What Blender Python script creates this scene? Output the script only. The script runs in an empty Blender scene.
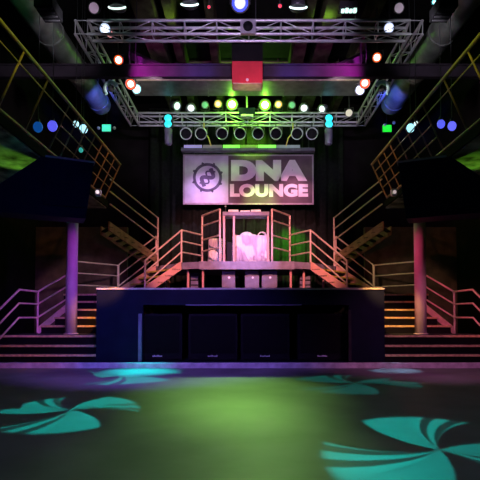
import bpy, math, random
from mathutils import Vector, Matrix, Quaternion
PI = math.pi
random.seed(4)
S = bpy.context.scene
COL = S.collection

# ------------------------------------------------------------ camera
HC = 0.97; PIT = math.radians(2.0); F = 480.0
cd = bpy.data.cameras.new('camera'); cam = bpy.data.objects.new('camera', cd); COL.objects.link(cam)
cd.lens = 36; cd.sensor_width = 36; cd.clip_end = 200
cam.location = (0, 0, HC); cam.rotation_euler = (PI/2 + PIT, 0, 0)
AX = 315 - F*math.tan(PIT)
cd.shift_y = (AX-240)/480; cd.shift_x = -6/480
S.camera = cam

def at(px, py, Y):
    """world point seen at photo pixel (px,py) at distance Y in front of the camera"""
    u = (px-246)/F; v = (AX-py)/F
    s = Y/(math.cos(PIT) - v*math.sin(PIT))
    return Vector((s*u, Y, HC + s*(math.sin(PIT)+v*math.cos(PIT))))

# ------------------------------------------------------------ world, exposure
w = bpy.data.worlds.new('world'); S.world = w; w.use_nodes = True
w.node_tree.nodes['Background'].inputs[0].default_value = (0.10, 0.10, 0.22, 1)
w.node_tree.nodes['Background'].inputs[1].default_value = 0.006
S.view_settings.view_transform = 'Standard'; S.view_settings.look = 'None'
S.view_settings.exposure = 0.0; S.view_settings.gamma = 1; S.view_settings.use_curve_mapping = False

# ------------------------------------------------------------ lights of the room (rig lamps plus added unseen spots)
def aim(o, target):
    d = Vector(target) - o.location
    o.rotation_euler = d.to_track_quat('-Z', 'Y').to_euler()
def spot(name, loc, target, color, energy, deg, blend=0.5, size=0.08):
    l = bpy.data.lights.new(name, 'SPOT'); l.energy = energy; l.color = color
    l.spot_size = math.radians(deg); l.spot_blend = blend; l.shadow_soft_size = size
    o = bpy.data.objects.new(name, l); COL.objects.link(o); o.location = loc; aim(o, target)
    return o
def point(name, loc, color, energy, size=0.05):
    l = bpy.data.lights.new(name, 'POINT'); l.energy = energy; l.color = color; l.shadow_soft_size = size
    o = bpy.data.objects.new(name, l); COL.objects.link(o); o.location = loc
    return o
def gobo(name, loc, target, color, energy, deg, turn=0.0, petals=3):
    o = spot(name, loc, target, color, energy, deg, 0.08, 0.012)
    l = o.data; l.use_nodes = True; nt = l.node_tree; N = nt.nodes; L = nt.links
    for n in list(N): N.remove(n)
    out = N.new('ShaderNodeOutputLight'); em = N.new('ShaderNodeEmission'); L.new(em.outputs[0], out.inputs[0])
    tc = N.new('ShaderNodeTexCoord'); sp = N.new('ShaderNodeSeparateXYZ'); L.new(tc.outputs['Normal'], sp.inputs[0])
    def m(op, a, b=None, c=None):
        n = N.new('ShaderNodeMath'); n.operation = op
        for i, x in enumerate((a, b, c)):
            if x is None: continue
            if isinstance(x, (int, float)): n.inputs[i].default_value = x
            else: L.new(x, n.inputs[i])
        return n.outputs[0]
    x, y, z = sp.outputs
    z = m('ABSOLUTE', z); u = m('DIVIDE', x, z); v = m('DIVIDE', y, z)
    r = m('DIVIDE', m('SQRT', m('ADD', m('MULTIPLY', u, u), m('MULTIPLY', v, v))), math.tan(math.radians(deg/2)))
    th = m('ADD', m('ARCTAN2', v, u), turn)
    ph = m('ADD', m('MULTIPLY', th, float(petals)), m('MULTIPLY', r, 1.5))
    s = m('SINE', ph)
    petal = m('MULTIPLY', m('SMOOTH_MIN', m('MULTIPLY_ADD', s, 7.0, 3.0), 1.0, 0.1), 1.0)
    petal = m('MINIMUM', m('MAXIMUM', petal, 0.0), 1.0)
    line = m('SINE', m('ADD', m('MULTIPLY', r, 9.0), m('MULTIPLY', th, 21.0)))
    line = m('MINIMUM', m('MAXIMUM', m('MULTIPLY_ADD', line, 2.5, 0.8), 0.12), 1.0)
    half = m('GREATER_THAN', m('COSINE', ph), 0.05)
    fac = m('MULTIPLY', petal, m('ADD', m('MULTIPLY', half, line), m('MULTIPLY', m('SUBTRACT', 1.0, half), 0.8)))
    rim = m('MINIMUM', m('MAXIMUM', m('MULTIPLY', m('SUBTRACT', 0.98, r), 12.0), 0.0), 1.0)
    fac = m('MULTIPLY', fac, rim)
    L.new(fac, em.inputs['Strength']); em.inputs['Color'].default_value = (1, 1, 1, 1)
    return o
FL = -0.11
def fl(px, py):
    p = at(px, py, 1.0); d = p - Vector((0, 0, HC)); t = (FL-HC)/d.z
    return Vector((0, 0, HC)) + d*t
CY = (0.0, 0.85, 0.72)
# green centre wash falling on the dance floor from the back truss
spot('green_wash', (-0.45, 15.0, 7.0), (-0.2, 7.0, FL), (0.42, 1.0, 0.16), 2900, 19, 1.0)
spot('green_wash', (0.65, 15.0, 7.0), (-0.2, 4.3, FL), (0.42, 1.0, 0.18), 1500, 14, 1.0)
spot('floor_fill', (0, 2.0, 8.0), (0, 4.5, FL), (0.55, 0.66, 1.0), 230, 75, 0.8, 0.3)  # added fill over the floor, no fixture
gobo('cyan_gobo', (-3.0, 11.2, 6.5), fl(70, 410), CY, 3900, 10.6, 2.75)
gobo('cyan_gobo', (3.0, 11.2, 6.5), fl(440, 450), CY, 3400, 11.2, 1.55)
gobo('cyan_gobo', (-3.2, 9.7, 6.6), fl(120, 375.5), CY, 4200, 19, 0.9)
gobo('cyan_gobo', (3.2, 9.7, 6.6), fl(355, 383), CY, 900, 17, 0.5)
spot('pale_blue_wash', (3.6, 11.0, 6.5), fl(395, 370.5), (0.35, 0.65, 1.0), 4500, 9, 0.8)
spot('cyan_wash', (-2.0, 9.5, 5.6), fl(140, 371.5), (0.0, 0.8, 0.85), 6000, 17, 1.0)
# added unseen spots from in front, without fixtures
spot('violet_column_fill', (-1.3, 8.6, 2.9), (-4.1, 11.0, 1.7), (0.42, 0.06, 1.0), 200, 44, 0.6)
spot('violet_rail_fill', (-3.0, 6.4, 2.6), (-5.0, 11.2, 1.2), (0.40, 0.13, 1.0), 330, 26, 0.6)
spot('violet_column_fill', (-2.4, 9.4, 2.7), (-4.1, 11, 2.0), (0.85, 0.06, 0.75), 40, 50, 0.6)
spot('crimson_column_fill', (1.3, 9.9, 3.0), (4.1, 11.0, 1.8), (1.0, 0.06, 0.20), 200, 44, 0.6)
spot('rose_rail_fill', (3.0, 6.4, 2.6), (5.0, 11.2, 1.2), (1.0, 0.20, 0.28), 300, 26, 0.6)
spot('stage_wash', (0.2, 4.0, 6.6), (0, 14.3, 2.9), (1.0, 0.32, 0.34), 6200, 34, 0.5)
spot('violet_booth_wash', (-1.0, 6.0, 7.0), (0, 14.4, 2.9), (0.62, 0.40, 1.0), 4200, 15, 0.7)
spot('stair_amber', (-0.8, 8.5, 4.5), (-2.4, 14.4, 2.2), (1.0, 0.62, 0.15), 200, 14, 0.6)
spot('stair_amber', (0.8, 8.5, 4.5), (2.4, 14.4, 2.2), (1.0, 0.62, 0.15), 200, 14, 0.6)
spot('blue_wash', (-2.8, 3.0, 5.5), (-3.0, 9.9, 0.9), (0.02, 0.12, 1.0), 950, 17, 0.9)
spot('box_blue', (-1.2, 4.5, 3.0), (-3.6, 8.6, 3.2), (0.05, 0.06, 1.0), 50, 30, 0.8)
spot('strip_violet', (-1.5, 6.6, 2.6), (-1.8, 9.8, -0.05), (0.32, 0.14, 1.0), 420, 95, 0.6, 0.3)
spot('strip_rose', (3.2, 6.6, 2.6), (3.6, 9.8, -0.05), (0.95, 0.25, 0.7), 190, 70, 0.8, 0.3)
spot('amber_step_fill', (-1.9, 7.6, 3.4), (-3.45, 11.4, 0.8), (1.0, 0.36, 0.10), 1500, 19, 0.5)
spot('amber_step_fill', (1.9, 7.6, 3.4), (3.45, 11.4, 0.8), (1.0, 0.48, 0.14), 1400, 21, 0.5)
spot('rust_step_fill', (-3.0, 6.4, 2.4), (-4.4, 10.2, 0.4), (1.0, 0.2, 0.2), 110, 34, 0.7)

# ------------------------------------------------------------ materials
def mat(name, col, rough=0.6, metal=0.0, noise=0.25, scale=6.0, emit=None, es=0.0, spec=0.5, bump=0.0):
    m = bpy.data.materials.new(name); m.use_nodes = True; nt = m.node_tree; N = nt.nodes; L = nt.links
    b = N['Principled BSDF']; b.inputs['Roughness'].default_value = rough; b.inputs['Metallic'].default_value = metal
    b.inputs['Specular IOR Level'].default_value = spec
    if emit:
        b.inputs['Base Color'].default_value = (*col, 1)
        b.inputs['Emission Color'].default_value = (*emit, 1); b.inputs['Emission Strength'].default_value = es
        return m
    tc = N.new('ShaderNodeTexCoord'); nz = N.new('ShaderNodeTexNoise'); L.new(tc.outputs['Object'], nz.inputs['Vector'])
    nz.inputs['Scale'].default_value = scale; nz.inputs['Detail'].default_value = 5
    r = N.new('ShaderNodeValToRGB'); L.new(nz.outputs[0], r.inputs[0])
    r.color_ramp.elements[0].position = 0.3; r.color_ramp.elements[1].position = 0.7
    r.color_ramp.elements[0].color = (*[c*(1-noise) for c in col], 1)
    r.color_ramp.elements[1].color = (*[min(1, c*(1+noise)) for c in col], 1)
    L.new(r.outputs[0], b.inputs['Base Color'])
    if bump:
        bp = N.new('ShaderNodeBump'); bp.inputs['Strength'].default_value = bump; L.new(nz.outputs[0], bp.inputs['Height']); L.new(bp.outputs[0], b.inputs['Normal'])
    return m
M = dict(
    floor=mat('floor_concrete', (0.15, 0.15, 0.155), 0.5, 0, 0.22, 1.6, bump=0.05, spec=0.35),
    wall=mat('wall_black', (0.012, 0.010, 0.011), 0.9, 0, 0.3, 2, spec=0.08),
    brown=mat('wall_brown', (0.14, 0.08, 0.075), 0.9, 0, 0.4, 3),
    ceil=mat('ceiling_black', (0.008, 0.008, 0.008), 0.9, spec=0.08),
    rafter=mat('rafter_green_lit', (0.055, 0.058, 0.028), 0.9, 0, 0.5, 3, spec=0.08),  # olive tint puts the green light on the joists into the colour
    navy=mat('stage_paint', (0.006, 0.009, 0.022), 0.55, 0, 0.2, 3, spec=0.08),
    black=mat('black_paint', (0.008, 0.008, 0.009), 0.5, spec=0.08),
    void=mat('black_cloth', (0.008, 0.008, 0.009), 0.95, spec=0.08),
    edge=mat('edge_trim', (0.55, 0.50, 0.36), 0.5),
    plinth=mat('plinth_plate', (0.60, 0.58, 0.62), 0.5),  # base colour raised pale to stand for a strip of light
    rail=mat('rail_steel', (0.80, 0.60, 0.52), 0.4, 0.3, 0.15, 9),
    brail=mat('balcony_rail_paint', (0.30, 0.22, 0.08), 0.45, 0.2, 0.3, 7),
    mesh_rail=mat('balcony_panel_rust', (0.34, 0.20, 0.12), 0.5, 0.2, 0.4, 7),
    post=mat('column_paint', (0.50, 0.42, 0.46), 0.55, 0, 0.12, 3),
    tread=mat('tread_black', (0.03, 0.03, 0.035), 0.7, spec=0.08),
    nose=mat('nosing_tan', (0.62, 0.48, 0.24), 0.5, 0, 0.3, 14),
    nosey=mat('nosing_yellow', (0.85, 0.66, 0.14), 0.5),
    string=mat('stringer_steel', (0.75, 0.38, 0.32), 0.55, 0, 0.12, 5),
    truss=mat('truss_aluminium', (0.62, 0.62, 0.66), 0.38, 0.6, 0.12, 8),
    beam=mat('beam_paint', (0.06, 0.045, 0.065), 0.6, 0, 0.25, 2, spec=0.08),
    duct=mat('duct_galvanised', (0.26, 0.28, 0.26), 0.45, 0.5, 0.25, 4),
    red=mat('red_cabinet', (0.55, 0.03, 0.05), 0.5, 0, 0.15, 3),
    redbot=mat('pale_panel', (0.55, 0.55, 0.42), 0.7),
    fabric=mat('curtain_fabric', (0.016, 0.020, 0.016), 0.95, 0, 0.3, 9, spec=0.08),
    fix=mat('fixture_black', (0.05, 0.05, 0.055), 0.4, 0.2),
    fixg=mat('fixture_silver', (0.55, 0.55, 0.58), 0.35, 0.6),
    lens=mat('dead_lens', (0.006, 0.006, 0.007), 0.6, spec=0.1),
    plat=mat('riser_grey', (0.25, 0.24, 0.34), 0.55),
    case=mat('case_grey', (0.15, 0.14, 0.20), 0.5),
    dark=mat('case_dark', (0.008, 0.008, 0.011), 0.5, spec=0.08),
    white=mat('white_plastic', (0.8, 0.8, 0.82), 0.4),
    banner_l=mat('banner_pale', (0.62, 0.55, 0.66), 0.8, 0, 0.18, 2),
    banner_d=mat('banner_dark', (0.13, 0.08, 0.10), 0.8, 0, 0.3, 2),
    banner_f=mat('banner_border', (0.42, 0.34, 0.40), 0.8, 0, 0.15, 4),
    letter=mat('banner_letter', (0.85, 0.76, 0.80), 0.8, 0, 0.08, 3),
    emblem=mat('banner_emblem', (0.12, 0.09, 0.15), 0.8),
    bluebin=mat('hung_box_paint', (0.010, 0.012, 0.040), 0.5, 0, 0.15, 3, spec=0.08),
    lit_edge=mat('lit_edge_grey', (0.40, 0.38, 0.44), 0.6),  # pale tone for the light along the hung box's top edge
    soffit_tint=mat('mottled_soffit', (0.30, 0.34, 0.20), 0.9, 0, 0.9, 3.0, spec=0.08),  # mottled surface; greenish tint stands for the green light on the soffit
    sub=mat('grille_black', (0.004, 0.004, 0.005), 0.8, spec=0.1),
)
_em = {}
def E(col, s):
    k = (col, s)
    if k not in _em: _em[k] = mat('lit_lens', col, 0.3, emit=col, es=s)
    return _em[k]
def cloth_mat():
    m = mat('patterned_cloth', (1, 1, 1), 0.8); N = m.node_tree.nodes; L = m.node_tree.links
    wv = N.new('ShaderNodeTexNoise'); wv.inputs['Scale'].default_value = 1.3; wv.inputs['Distortion'].default_value = 1.6; wv.inputs['Detail'].default_value = 1.5
    tc = N.new('ShaderNodeTexCoord'); L.new(tc.outputs['Object'], wv.inputs['Vector'])
    r = N.new('ShaderNodeValToRGB'); L.new(wv.outputs[0], r.inputs[0]); e = r.color_ramp.elements
    e[0].position = 0.40; e[0].color = (0.92, 0.88, 0.84, 1); e[1].position = 0.47; e[1].color = (0.52, 0.44, 0.56, 1)
    x = r.color_ramp.elements.new(0.56); x.color = (0.72, 0.64, 0.72, 1)
    x = r.color_ramp.elements.new(0.60); x.color = (0.85, 0.82, 0.80, 1)
    L.new(r.outputs[0], N['Principled BSDF'].inputs['Base Color'])
    return m
M['cloth'] = cloth_mat()

# ------------------------------------------------------------ mesh builder
class MB:
    def __init__(s): s.v = []; s.f = []; s.sm = []
    def add(s, vs, fs, smooth=False):
        n = len(s.v); s.v += [Vector(v) for v in vs]; s.f += [[i+n for i in f] for f in fs]; s.sm += [smooth]*len(fs); return s
    def box(s, a, b, bev=0.0):
        x0, y0, z0 = [min(a[i], b[i]) for i in range(3)]; x1, y1, z1 = [max(a[i], b[i]) for i in range(3)]
        return s.prism([(x0, y0), (x1, y0), (x1, y1), (x0, y1)], z0, z1, bev)
    def prism(s, pts, z0, z1, bev=0.0):
        ar = sum(pts[i][0]*pts[(i+1) % len(pts)][1]-pts[(i+1) % len(pts)][0]*pts[i][1] for i in range(len(pts)))
        if ar < 0: pts = pts[::-1]
        n = len(pts); rings = []
        if bev > 0:
            cx = sum(p[0] for p in pts)/n; cy = sum(p[1] for p in pts)/n
            def ins(p): 
                d = Vector((p[0]-cx, p[1]-cy)); return (p[0]-math.copysign(bev, d.x), p[1]-math.copysign(bev, d.y))
            ip = [ins(p) for p in pts]
            rings = [(ip, z0), (pts, z0+bev), (pts, z1-bev), (ip, z1)]
        else: rings = [(pts, z0), (pts, z1)]
        vs = [(p[0], p[1], z) for ps, z in rings for p in ps]; fs = []
        for k in range(len(rings)-1):
            for i in range(n): j = (i+1) % n; fs.append([k*n+i, k*n+j, (k+1)*n+j, (k+1)*n+i])
        fs.append(list(range(n))[::-1]); fs.append([(len(rings)-1)*n+i for i in range(n)])
        return s.add(vs, fs)
    def tube(s, p, q, r, n=8, r2=None, cap=True):
        p = Vector(p); q = Vector(q); r2 = r if r2 is None else r2
        d = (q-p).normalized(); a = d.orthogonal().normalized(); b = d.cross(a)
        vs = [p+(a*math.cos(2*PI*i/n)+b*math.sin(2*PI*i/n))*r for i in range(n)]+[q+(a*math.cos(2*PI*i/n)+b*math.sin(2*PI*i/n))*r2 for i in range(n)]
        s.add(vs, [[i, (i+1) % n, n+(i+1) % n, n+i] for i in range(n)], True)
        if cap: s.add(vs, [list(range(n))[::-1], [n+i for i in range(n)]])
        return s
    def path(s, pts, r, n=8):
        for a, b in zip(pts, pts[1:]): s.tube(a, b, r, n)
        for a in pts[1:-1]: s.ball(a, r*1.02, 8, 5)
        return s
    def ball(s, c, r, n=12, m=8, sc=(1, 1, 1)):
        c = Vector(c); vs = []; fs = []
        for j in range(m+1):
            t = PI*j/m
            for i in range(n):
                f = 2*PI*i/n; vs.append(c+Vector((r*math.sin(t)*math.cos(f)*sc[0], r*math.sin(t)*math.sin(f)*sc[1], -r*math.cos(t)*sc[2])))
        for j in range(m):
            for i in range(n): k = (i+1) % n; fs.append([j*n+i, j*n+k, (j+1)*n+k, (j+1)*n+i])
        return s.add(vs, fs, True)
    def lathe(s, prof, n=20, smooth=True, mtx=None):
        vs = [Vector((r*math.cos(2*PI*i/n), r*math.sin(2*PI*i/n), z)) for r, z in prof for i in range(n)]
        if mtx: vs = [mtx @ v for v in vs]
        fs = [[k*n+i, k*n+(i+1) % n, (k+1)*n+(i+1) % n, (k+1)*n+i] for k in range(len(prof)-1) for i in range(n)]
        return s.add(vs, fs, smooth)
    def quadbar(s, a, b, wv, hv):
        """box bar from a to b, width vector wv, height vector hv"""
        a = Vector(a); b = Vector(b); wv = Vector(wv); hv = Vector(hv)
        vs = [a, a+wv, a+wv+hv, a+hv, b, b+wv, b+wv+hv, b+hv]
        return s.add(vs, [[0, 1, 2, 3], [7, 6, 5, 4], [0, 4, 5, 1], [1, 5, 6, 2], [2, 6, 7, 3], [3, 7, 4, 0]])
    def build(s, name, m, parent=None, loc=None, rot=None):
        me = bpy.data.meshes.new(name); o = bpy.data.objects.new(name, me); COL.objects.link(o)
        vs = s.v
        if parent is None and loc is None:      # origin at base of the thing
            xs = [v.x for v in vs]; ys = [v.y for v in vs]; zs = [v.z for v in vs]
            c = Vector(((min(xs)+max(xs))/2, (min(ys)+max(ys))/2, min(zs))); vs = [v-c for v in vs]; o.location = c
        elif parent is not None and loc is None and parent.get('_w'):
            c = Vector(parent['_w']); vs = [v-c for v in vs]; o['_w'] = tuple(c)
        me.from_pydata([tuple(v) for v in vs], [], s.f); me.update()
        for p, q in zip(me.polygons, s.sm): p.use_smooth = q
        import bmesh
        b = bmesh.new(); b.from_mesh(me); bmesh.ops.recalc_face_normals(b, faces=b.faces); b.to_mesh(me); b.free()
        me.materials.append(m)
        if loc is not None: o.location = loc
        if rot is not None: o.rotation_euler = rot
        if parent is not None: o.parent = parent
        return o
def tag(o, label=None, cat=None, group=None, kind=None):
    if label: o['label'] = label
    if cat: o['category'] = cat
    if group: o['group'] = group
    if kind: o['kind'] = kind
    return o
def thing(name, loc, label, cat, group=None, rot=(0, 0, 0)):
    o = bpy.data.objects.new(name, None); COL.objects.link(o); o.location = loc; o.rotation_euler = rot; o.empty_display_size = 0.1
    if tuple(rot) == (0, 0, 0): o['_w'] = tuple(loc)      # children given in world coordinates
    return tag(o, label, cat, group)
def struct(name, mb, m): return tag(mb.build(name, m), kind='structure')
SIDE = {-1: 'left', 1: 'right'}

# ------------------------------------------------------------ the setting
struct('floor', MB().box((-9, -1.5, FL-0.1), (9, 9.8, FL)), M['floor'])
struct('floor_upper', MB().box((-9, 9.86, FL-0.1), (9, 18.2, 0)), M['navy'])
struct('trim_1', MB().box((-9, 9.8, FL-0.05), (9, 9.86, 0.0), 0.005), M['plinth'])
struct('wall_back', MB().box((-9, 18.0, 0), (9, 18.2, 9.2)), M['wall'])
struct('wall_left', MB().box((-7.2, -1.5, 0 if False else FL), (-7.0, 18.0, 9.2)), M['wall'])
struct('wall_right', MB().box((7.0, -1.5, FL), (7.2, 18.0, 9.2)), M['wall'])
struct('ceiling', MB().box((-7.2, -1.5, 9.0), (7.2, 18.0, 9.2)), M['ceil'])
for sx in (-1, 1):
    struct('wall_under_stairs_'+SIDE[sx], MB().box((sx*7.0, 15.9, 0), (sx*3.95, 16.05, 3.9)), M['brown'])

# balconies: slab with mottled soffit, running to the stage end
for sx in (-1, 1):
    struct('balcony_'+SIDE[sx], MB().box((sx*3.80, 1.0, 3.93), (sx*7.0, 13.1, 4.10)), M['void'])
    struct('balcony_soffit_'+SIDE[sx], MB().box((sx*3.84, 1.0, 3.90), (sx*7.0, 13.1, 3.93)), M['soffit_tint'])

# columns
for sx, lb in ((-1, 'round column lit violet beside the left steps'), (1, 'round column lit crimson beside the right steps')):
    b = thing('round_column', (sx*4.0, 11.0, 0.53), lb, 'column')
    mb = MB(); mb.lathe([(0.0, 0.012), (0.13, 0.012), (0.13, 3.35), (0.0, 3.35)], 28, mtx=Matrix.Translation((sx*4.0, 11.0, 0.53))); mb.build('shaft', M['post'], b)
    MB().lathe([(0, 0), (0.16, 0), (0.16, 0.02), (0.135, 0.03)], 28, mtx=Matrix.Translation((sx*4.0, 11.0, 0.53))).build('base_ring', M['post'], b)

# ------------------------------------------------------------ stage
SX0, SX1, SZ, SD = -3.10, 2.87, 1.53, 9.95
st = thing('stage', (-0.1, SD, 0), 'wide black stage with dark blue front and open bay for speakers', 'stage')
OX0, OX1, OZ = at(143, 320, SD).x, at(349, 320, SD).x, at(200, 305, SD).z
MB().box((SX0, SD, SZ-0.05), (SX1, 16.9, SZ)).box((SX0, 12.95, SZ-0.05), (-4.7 if False else SX0, 13, SZ)).build('deck', M['navy'], st)
MB().box((SX0, SD-0.03, SZ-0.035), (SX1, SD, SZ+0.004), 0.004).build('edge_strip', M['edge'], st)
MB().box((SX0, SD, OZ), (SX1, SD+0.06, SZ-0.05)).build('fascia', M['navy'], st)
MB().box((SX0, SD, 0), (OX0, SD+0.06, OZ)).build('front_panel', M['navy'], st)
MB().box((OX1, SD, 0), (SX1, SD+0.06, OZ)).build('front_panel', M['navy'], st)
MB().box((SX0, SD+0.06, 0), (SX0+0.05, 13, SZ-0.05)).build('side_panel', M['navy'], st)
MB().box((SX1-0.05, SD+0.06, 0), (SX1, 13, SZ-0.05)).build('side_panel', M['navy'], st)
MB().box((OX0-0.09, SD-0.035, 0), (OX0-0.02, SD, OZ-0.18), 0.005).build('upright', M['case'], st)  # paler material puts the brighter light on this upright into its colour
MB().box((OX1-0.02, SD-0.035, 0), (OX1+0.04, SD, OZ-0.1), 0.005).build('upright', M['tread'], st)
MB().box((OX0, 11.6, 0), (OX1, 11.65, SZ-0.05)).build('back_panel', M['void'], st)
MB().box((-1.25, SD-0.012, OZ-0.012), (1.15, SD, OZ+0.012)).build('trim_strip', M['edge' if False else 'case'], st)

# subwoofers in the open bay
lg = [158, 213, 265, 322]
ordn = ['leftmost', 'second from left', 'third from left', 'rightmost']
for i, px in enumerate(lg):
    cx = at(px, 350, SD+0.35).x; hw = 0.52
    t = thing('subwoofer', (cx, SD+0.35, 0), f'black subwoofer with small white logo plate, {ordn[i]} of four under stage', 'subwoofer', 'subwoofers in the stage front')
    y0 = SD+0.3
    mb = MB(); mb.box((cx-hw, y0, 0), (cx+hw, y0+0.8, 1.0), 0.015); mb.build('cabinet', M['dark'], t)
    MB().box((cx-hw+0.05, y0-0.012, 0.16), (cx+hw-0.05, y0, 0.95), 0.005).build('grille', M['sub'], t)
    lp = MB()
    for k in range(7):
        h = random.choice((0.02, 0.032)); lp.box((cx-0.105+k*0.03, y0-0.022, 0.085), (cx-0.105+k*0.03+0.022, y0-0.001, 0.085+h))
    lp.build('logo_plate', E((0.75, 0.75, 0.85), 0.5) if False else M['white'], t)
    for sg in (-1, 1): MB().box((cx+sg*(hw-0.12)-0.06, y0-0.014, 0.03), (cx+sg*(hw-0.12)+0.06, y0, 0.06)).build('handle', M['black'], t)

# ------------------------------------------------------------ side steps
HS = [0.155, 0.335, 0.53, 0.72, 0.92, 1.12, 1.33, 1.53]
YS = [9.95, 10.2, 10.45, 11.55, 11.85, 12.15, 12.45, 12.75]
def side_steps(sx):
    inner = SX0 if sx < 0 else SX1
    xi = inner + sx*0.003
    xo = sx*5.0; xo1 = sx*5.35
    t = thing('side_staircase', ((xi+xo)/2, 9.95, 0), f'broad steps with tan nosings climbing to the {SIDE[sx]} side of stage', 'staircase', 'steps either side of the stage')
    for k in range(8):
        ye = YS[k+1] if k < 7 else 15.85
        a, b = (xi, xo1 if k < 3 else xo)
        if 3 <= k < 7: b = sx*(4.93, 4.72, 4.52, 4.40)[k-3]
        if k == 7: b = sx*4.85
        s = MB().box((a, YS[k]+0.015, HS[k]-0.05), (b, ye + (0.02 if k < 7 else 0), HS[k])).build('landing' if k in (2, 7) else 'tread', M['tread'], t)
        MB().box((a, YS[k]-0.02, HS[k]-0.045), (b, YS[k]+0.015, HS[k]+0.003), 0.006).build('nosing', M['nose'], s)
        MB().box((a, YS[k]+0.02, (HS[k-1] if k else 0)), (b, YS[k]+0.04, HS[k]-0.05)).build('riser', M['black'], t)
    # outer stringer: follows steps
    for (p0, p1) in (((xo1, 9.9, -0.06), (xo1, 10.45, 0.5)), ((sx*4.97, 11.5, 0.5), (sx*4.40, 12.5, 1.3))):
        MB().quadbar(Vector(p0)-Vector((0, 0, 0.0)), p1, (sx*0.04, 0, 0), (0, 0, 0.16)).build('stringer', M['rail'], t)
for sx in (-1, 1): side_steps(sx)

def rail_set(t, pts, hs, r=0.024, m='rail', posts=(), pr=0.026, low=None):
    """pts: base points; hs: heights of the rails; posts: indexes carrying a post"""
    for i, h in enumerate(hs):
        MB().path([Vector(p)+Vector((0, 0, h)) for p in pts], r if i == 0 else r*0.85, 10).build('top_rail' if i == 0 else 'mid_rail', M[m], t)
    for k in posts:
        p = Vector(pts[k]); MB().tube(p, p+Vector((0, 0, hs[0])), pr, 10).build('post', M[m], t)
for sx in (-1, 1):
    # lower handrail beside the steps
    X = sx*5.02
    pts = [(sx*5.1, 9.92, 0.1), (X, 10.62, 0.55), (sx*4.99, 11.5, 0.55), (sx*4.44, 12.38, 1.14)]
    t = thing('handrail', (X, 11.5, 0.53), f'three-bar handrail on the outer edge of the {SIDE[sx]} lower steps', 'handrail', 'handrails around the stage')
    rail_set(t, pts, (0.98, 0.68, 0.36), posts=(2,))
    # rail at the back of the side deck
    t = thing('guard_rail', (sx*4.4, 14.2, SZ), f'three-bar guard rail behind the {SIDE[sx]} column at stage level', 'guard rail', 'handrails around the stage')
    a = Vector((sx*4.85, 13.7, SZ)); b = Vector((sx*3.95, 14.75, SZ))
    rail_set(t, [a, b], (0.97, 0.64, 0.30), posts=(0, 1))

# ------------------------------------------------------------ DJ riser
RZ = 2.54
R0 = thing('dj_riser', (0, 14.1, SZ), 'raised grey platform carrying the booth at centre stage', 'platform')
plan = [(-1.35, 14.1), (1.40, 14.1), (1.93, 14.33), (2.88, 15.42), (2.3, 16.6), (-2.3, 16.6), (-2.88, 15.42), (-1.90, 14.33)]
MB().prism(plan, RZ-0.2, RZ, 0).build('platform_deck', M['plat'], R0)
MB().box((-1.37, 14.07, RZ-0.23), (1.42, 14.1, RZ+0.01), 0.004).build('front_fascia', M['plat'], R0)
for x, y in ((-1.28, 14.25), (1.33, 14.25), (-1.75, 14.5), (1.75, 14.5), (-2.5, 15.5), (2.5, 15.5), (-2, 16.4), (2, 16.4)):
    MB().tube((x, y, SZ), (x, y, RZ-0.2), 0.035, 10).build('leg', M['string'], R0)

def open_stairs(sx):
    nb = Vector((sx*2.88, 13.66, SZ)); ntp = Vector((sx*1.93, 14.30, RZ)); fb = Vector((sx*3.93, 14.78, SZ)); ft = Vector((sx*2.90, 15.42, RZ))
    t = thing('riser_stairs', (nb+fb)/2, f'open steel stairs with yellow nosings on the {SIDE[sx]} of the riser', 'staircase', 'stairs up to the riser')
    n = 5
    for k in range(1, n):
        f = k/n; g = (k+1)/n; h = SZ+(RZ-SZ)*f
        A, B = nb.lerp(ntp, f-0.06), fb.lerp(ft, f-0.06); C_, D_ = nb.lerp(ntp, g-0.02), fb.lerp(ft, g-0.02)
        s = MB().prism([(A.x, A.y), (B.x, B.y), (D_.x, D_.y), (C_.x, C_.y)], h-0.035, h).build('tread', M['tread'], t)
        dv = (B-A); dv.z = 0; nrm = Vector((ntp.x-nb.x, ntp.y-nb.y, 0)).normalized()*-0.03
        MB().quadbar((A.x, A.y, h-0.045), (B.x, B.y, h-0.045), nrm, (0, 0, 0.05)).build('nosing', M['nosey'], s)
    for a, b, nm in ((nb, ntp, 0), (fb, ft, 1)):
        off = Vector((0.04*sx, 0, 0))
        MB().quadbar(a+Vector((0, 0, -0.0)), b+Vector((0, 0, -0.22)), off, (0, 0, 0.24)).build('stringer', M['string'], t)
    hr = thing('stair_handrail', nb, f'near pink three-bar handrail of the {SIDE[sx]} riser stairs', 'handrail', 'handrails around the stage')
    back = Vector((sx*1.40, 15.2, RZ))
    rail_set(hr, [nb+Vector((0, 0, .02)), ntp, back], (0.97, 0.64, 0.31), posts=(0, 1), r=0.027, pr=0.03)
    hr = thing('stair_handrail', fb, f'far three-bar handrail of the {SIDE[sx]} riser stairs, behind the treads', 'handrail', 'handrails around the stage')
    rail_set(hr, [fb+Vector((0, 0, .02)), ft], (0.97, 0.64, 0.31), posts=(0, 1))
for sx in (-1, 1): open_stairs(sx)

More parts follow.
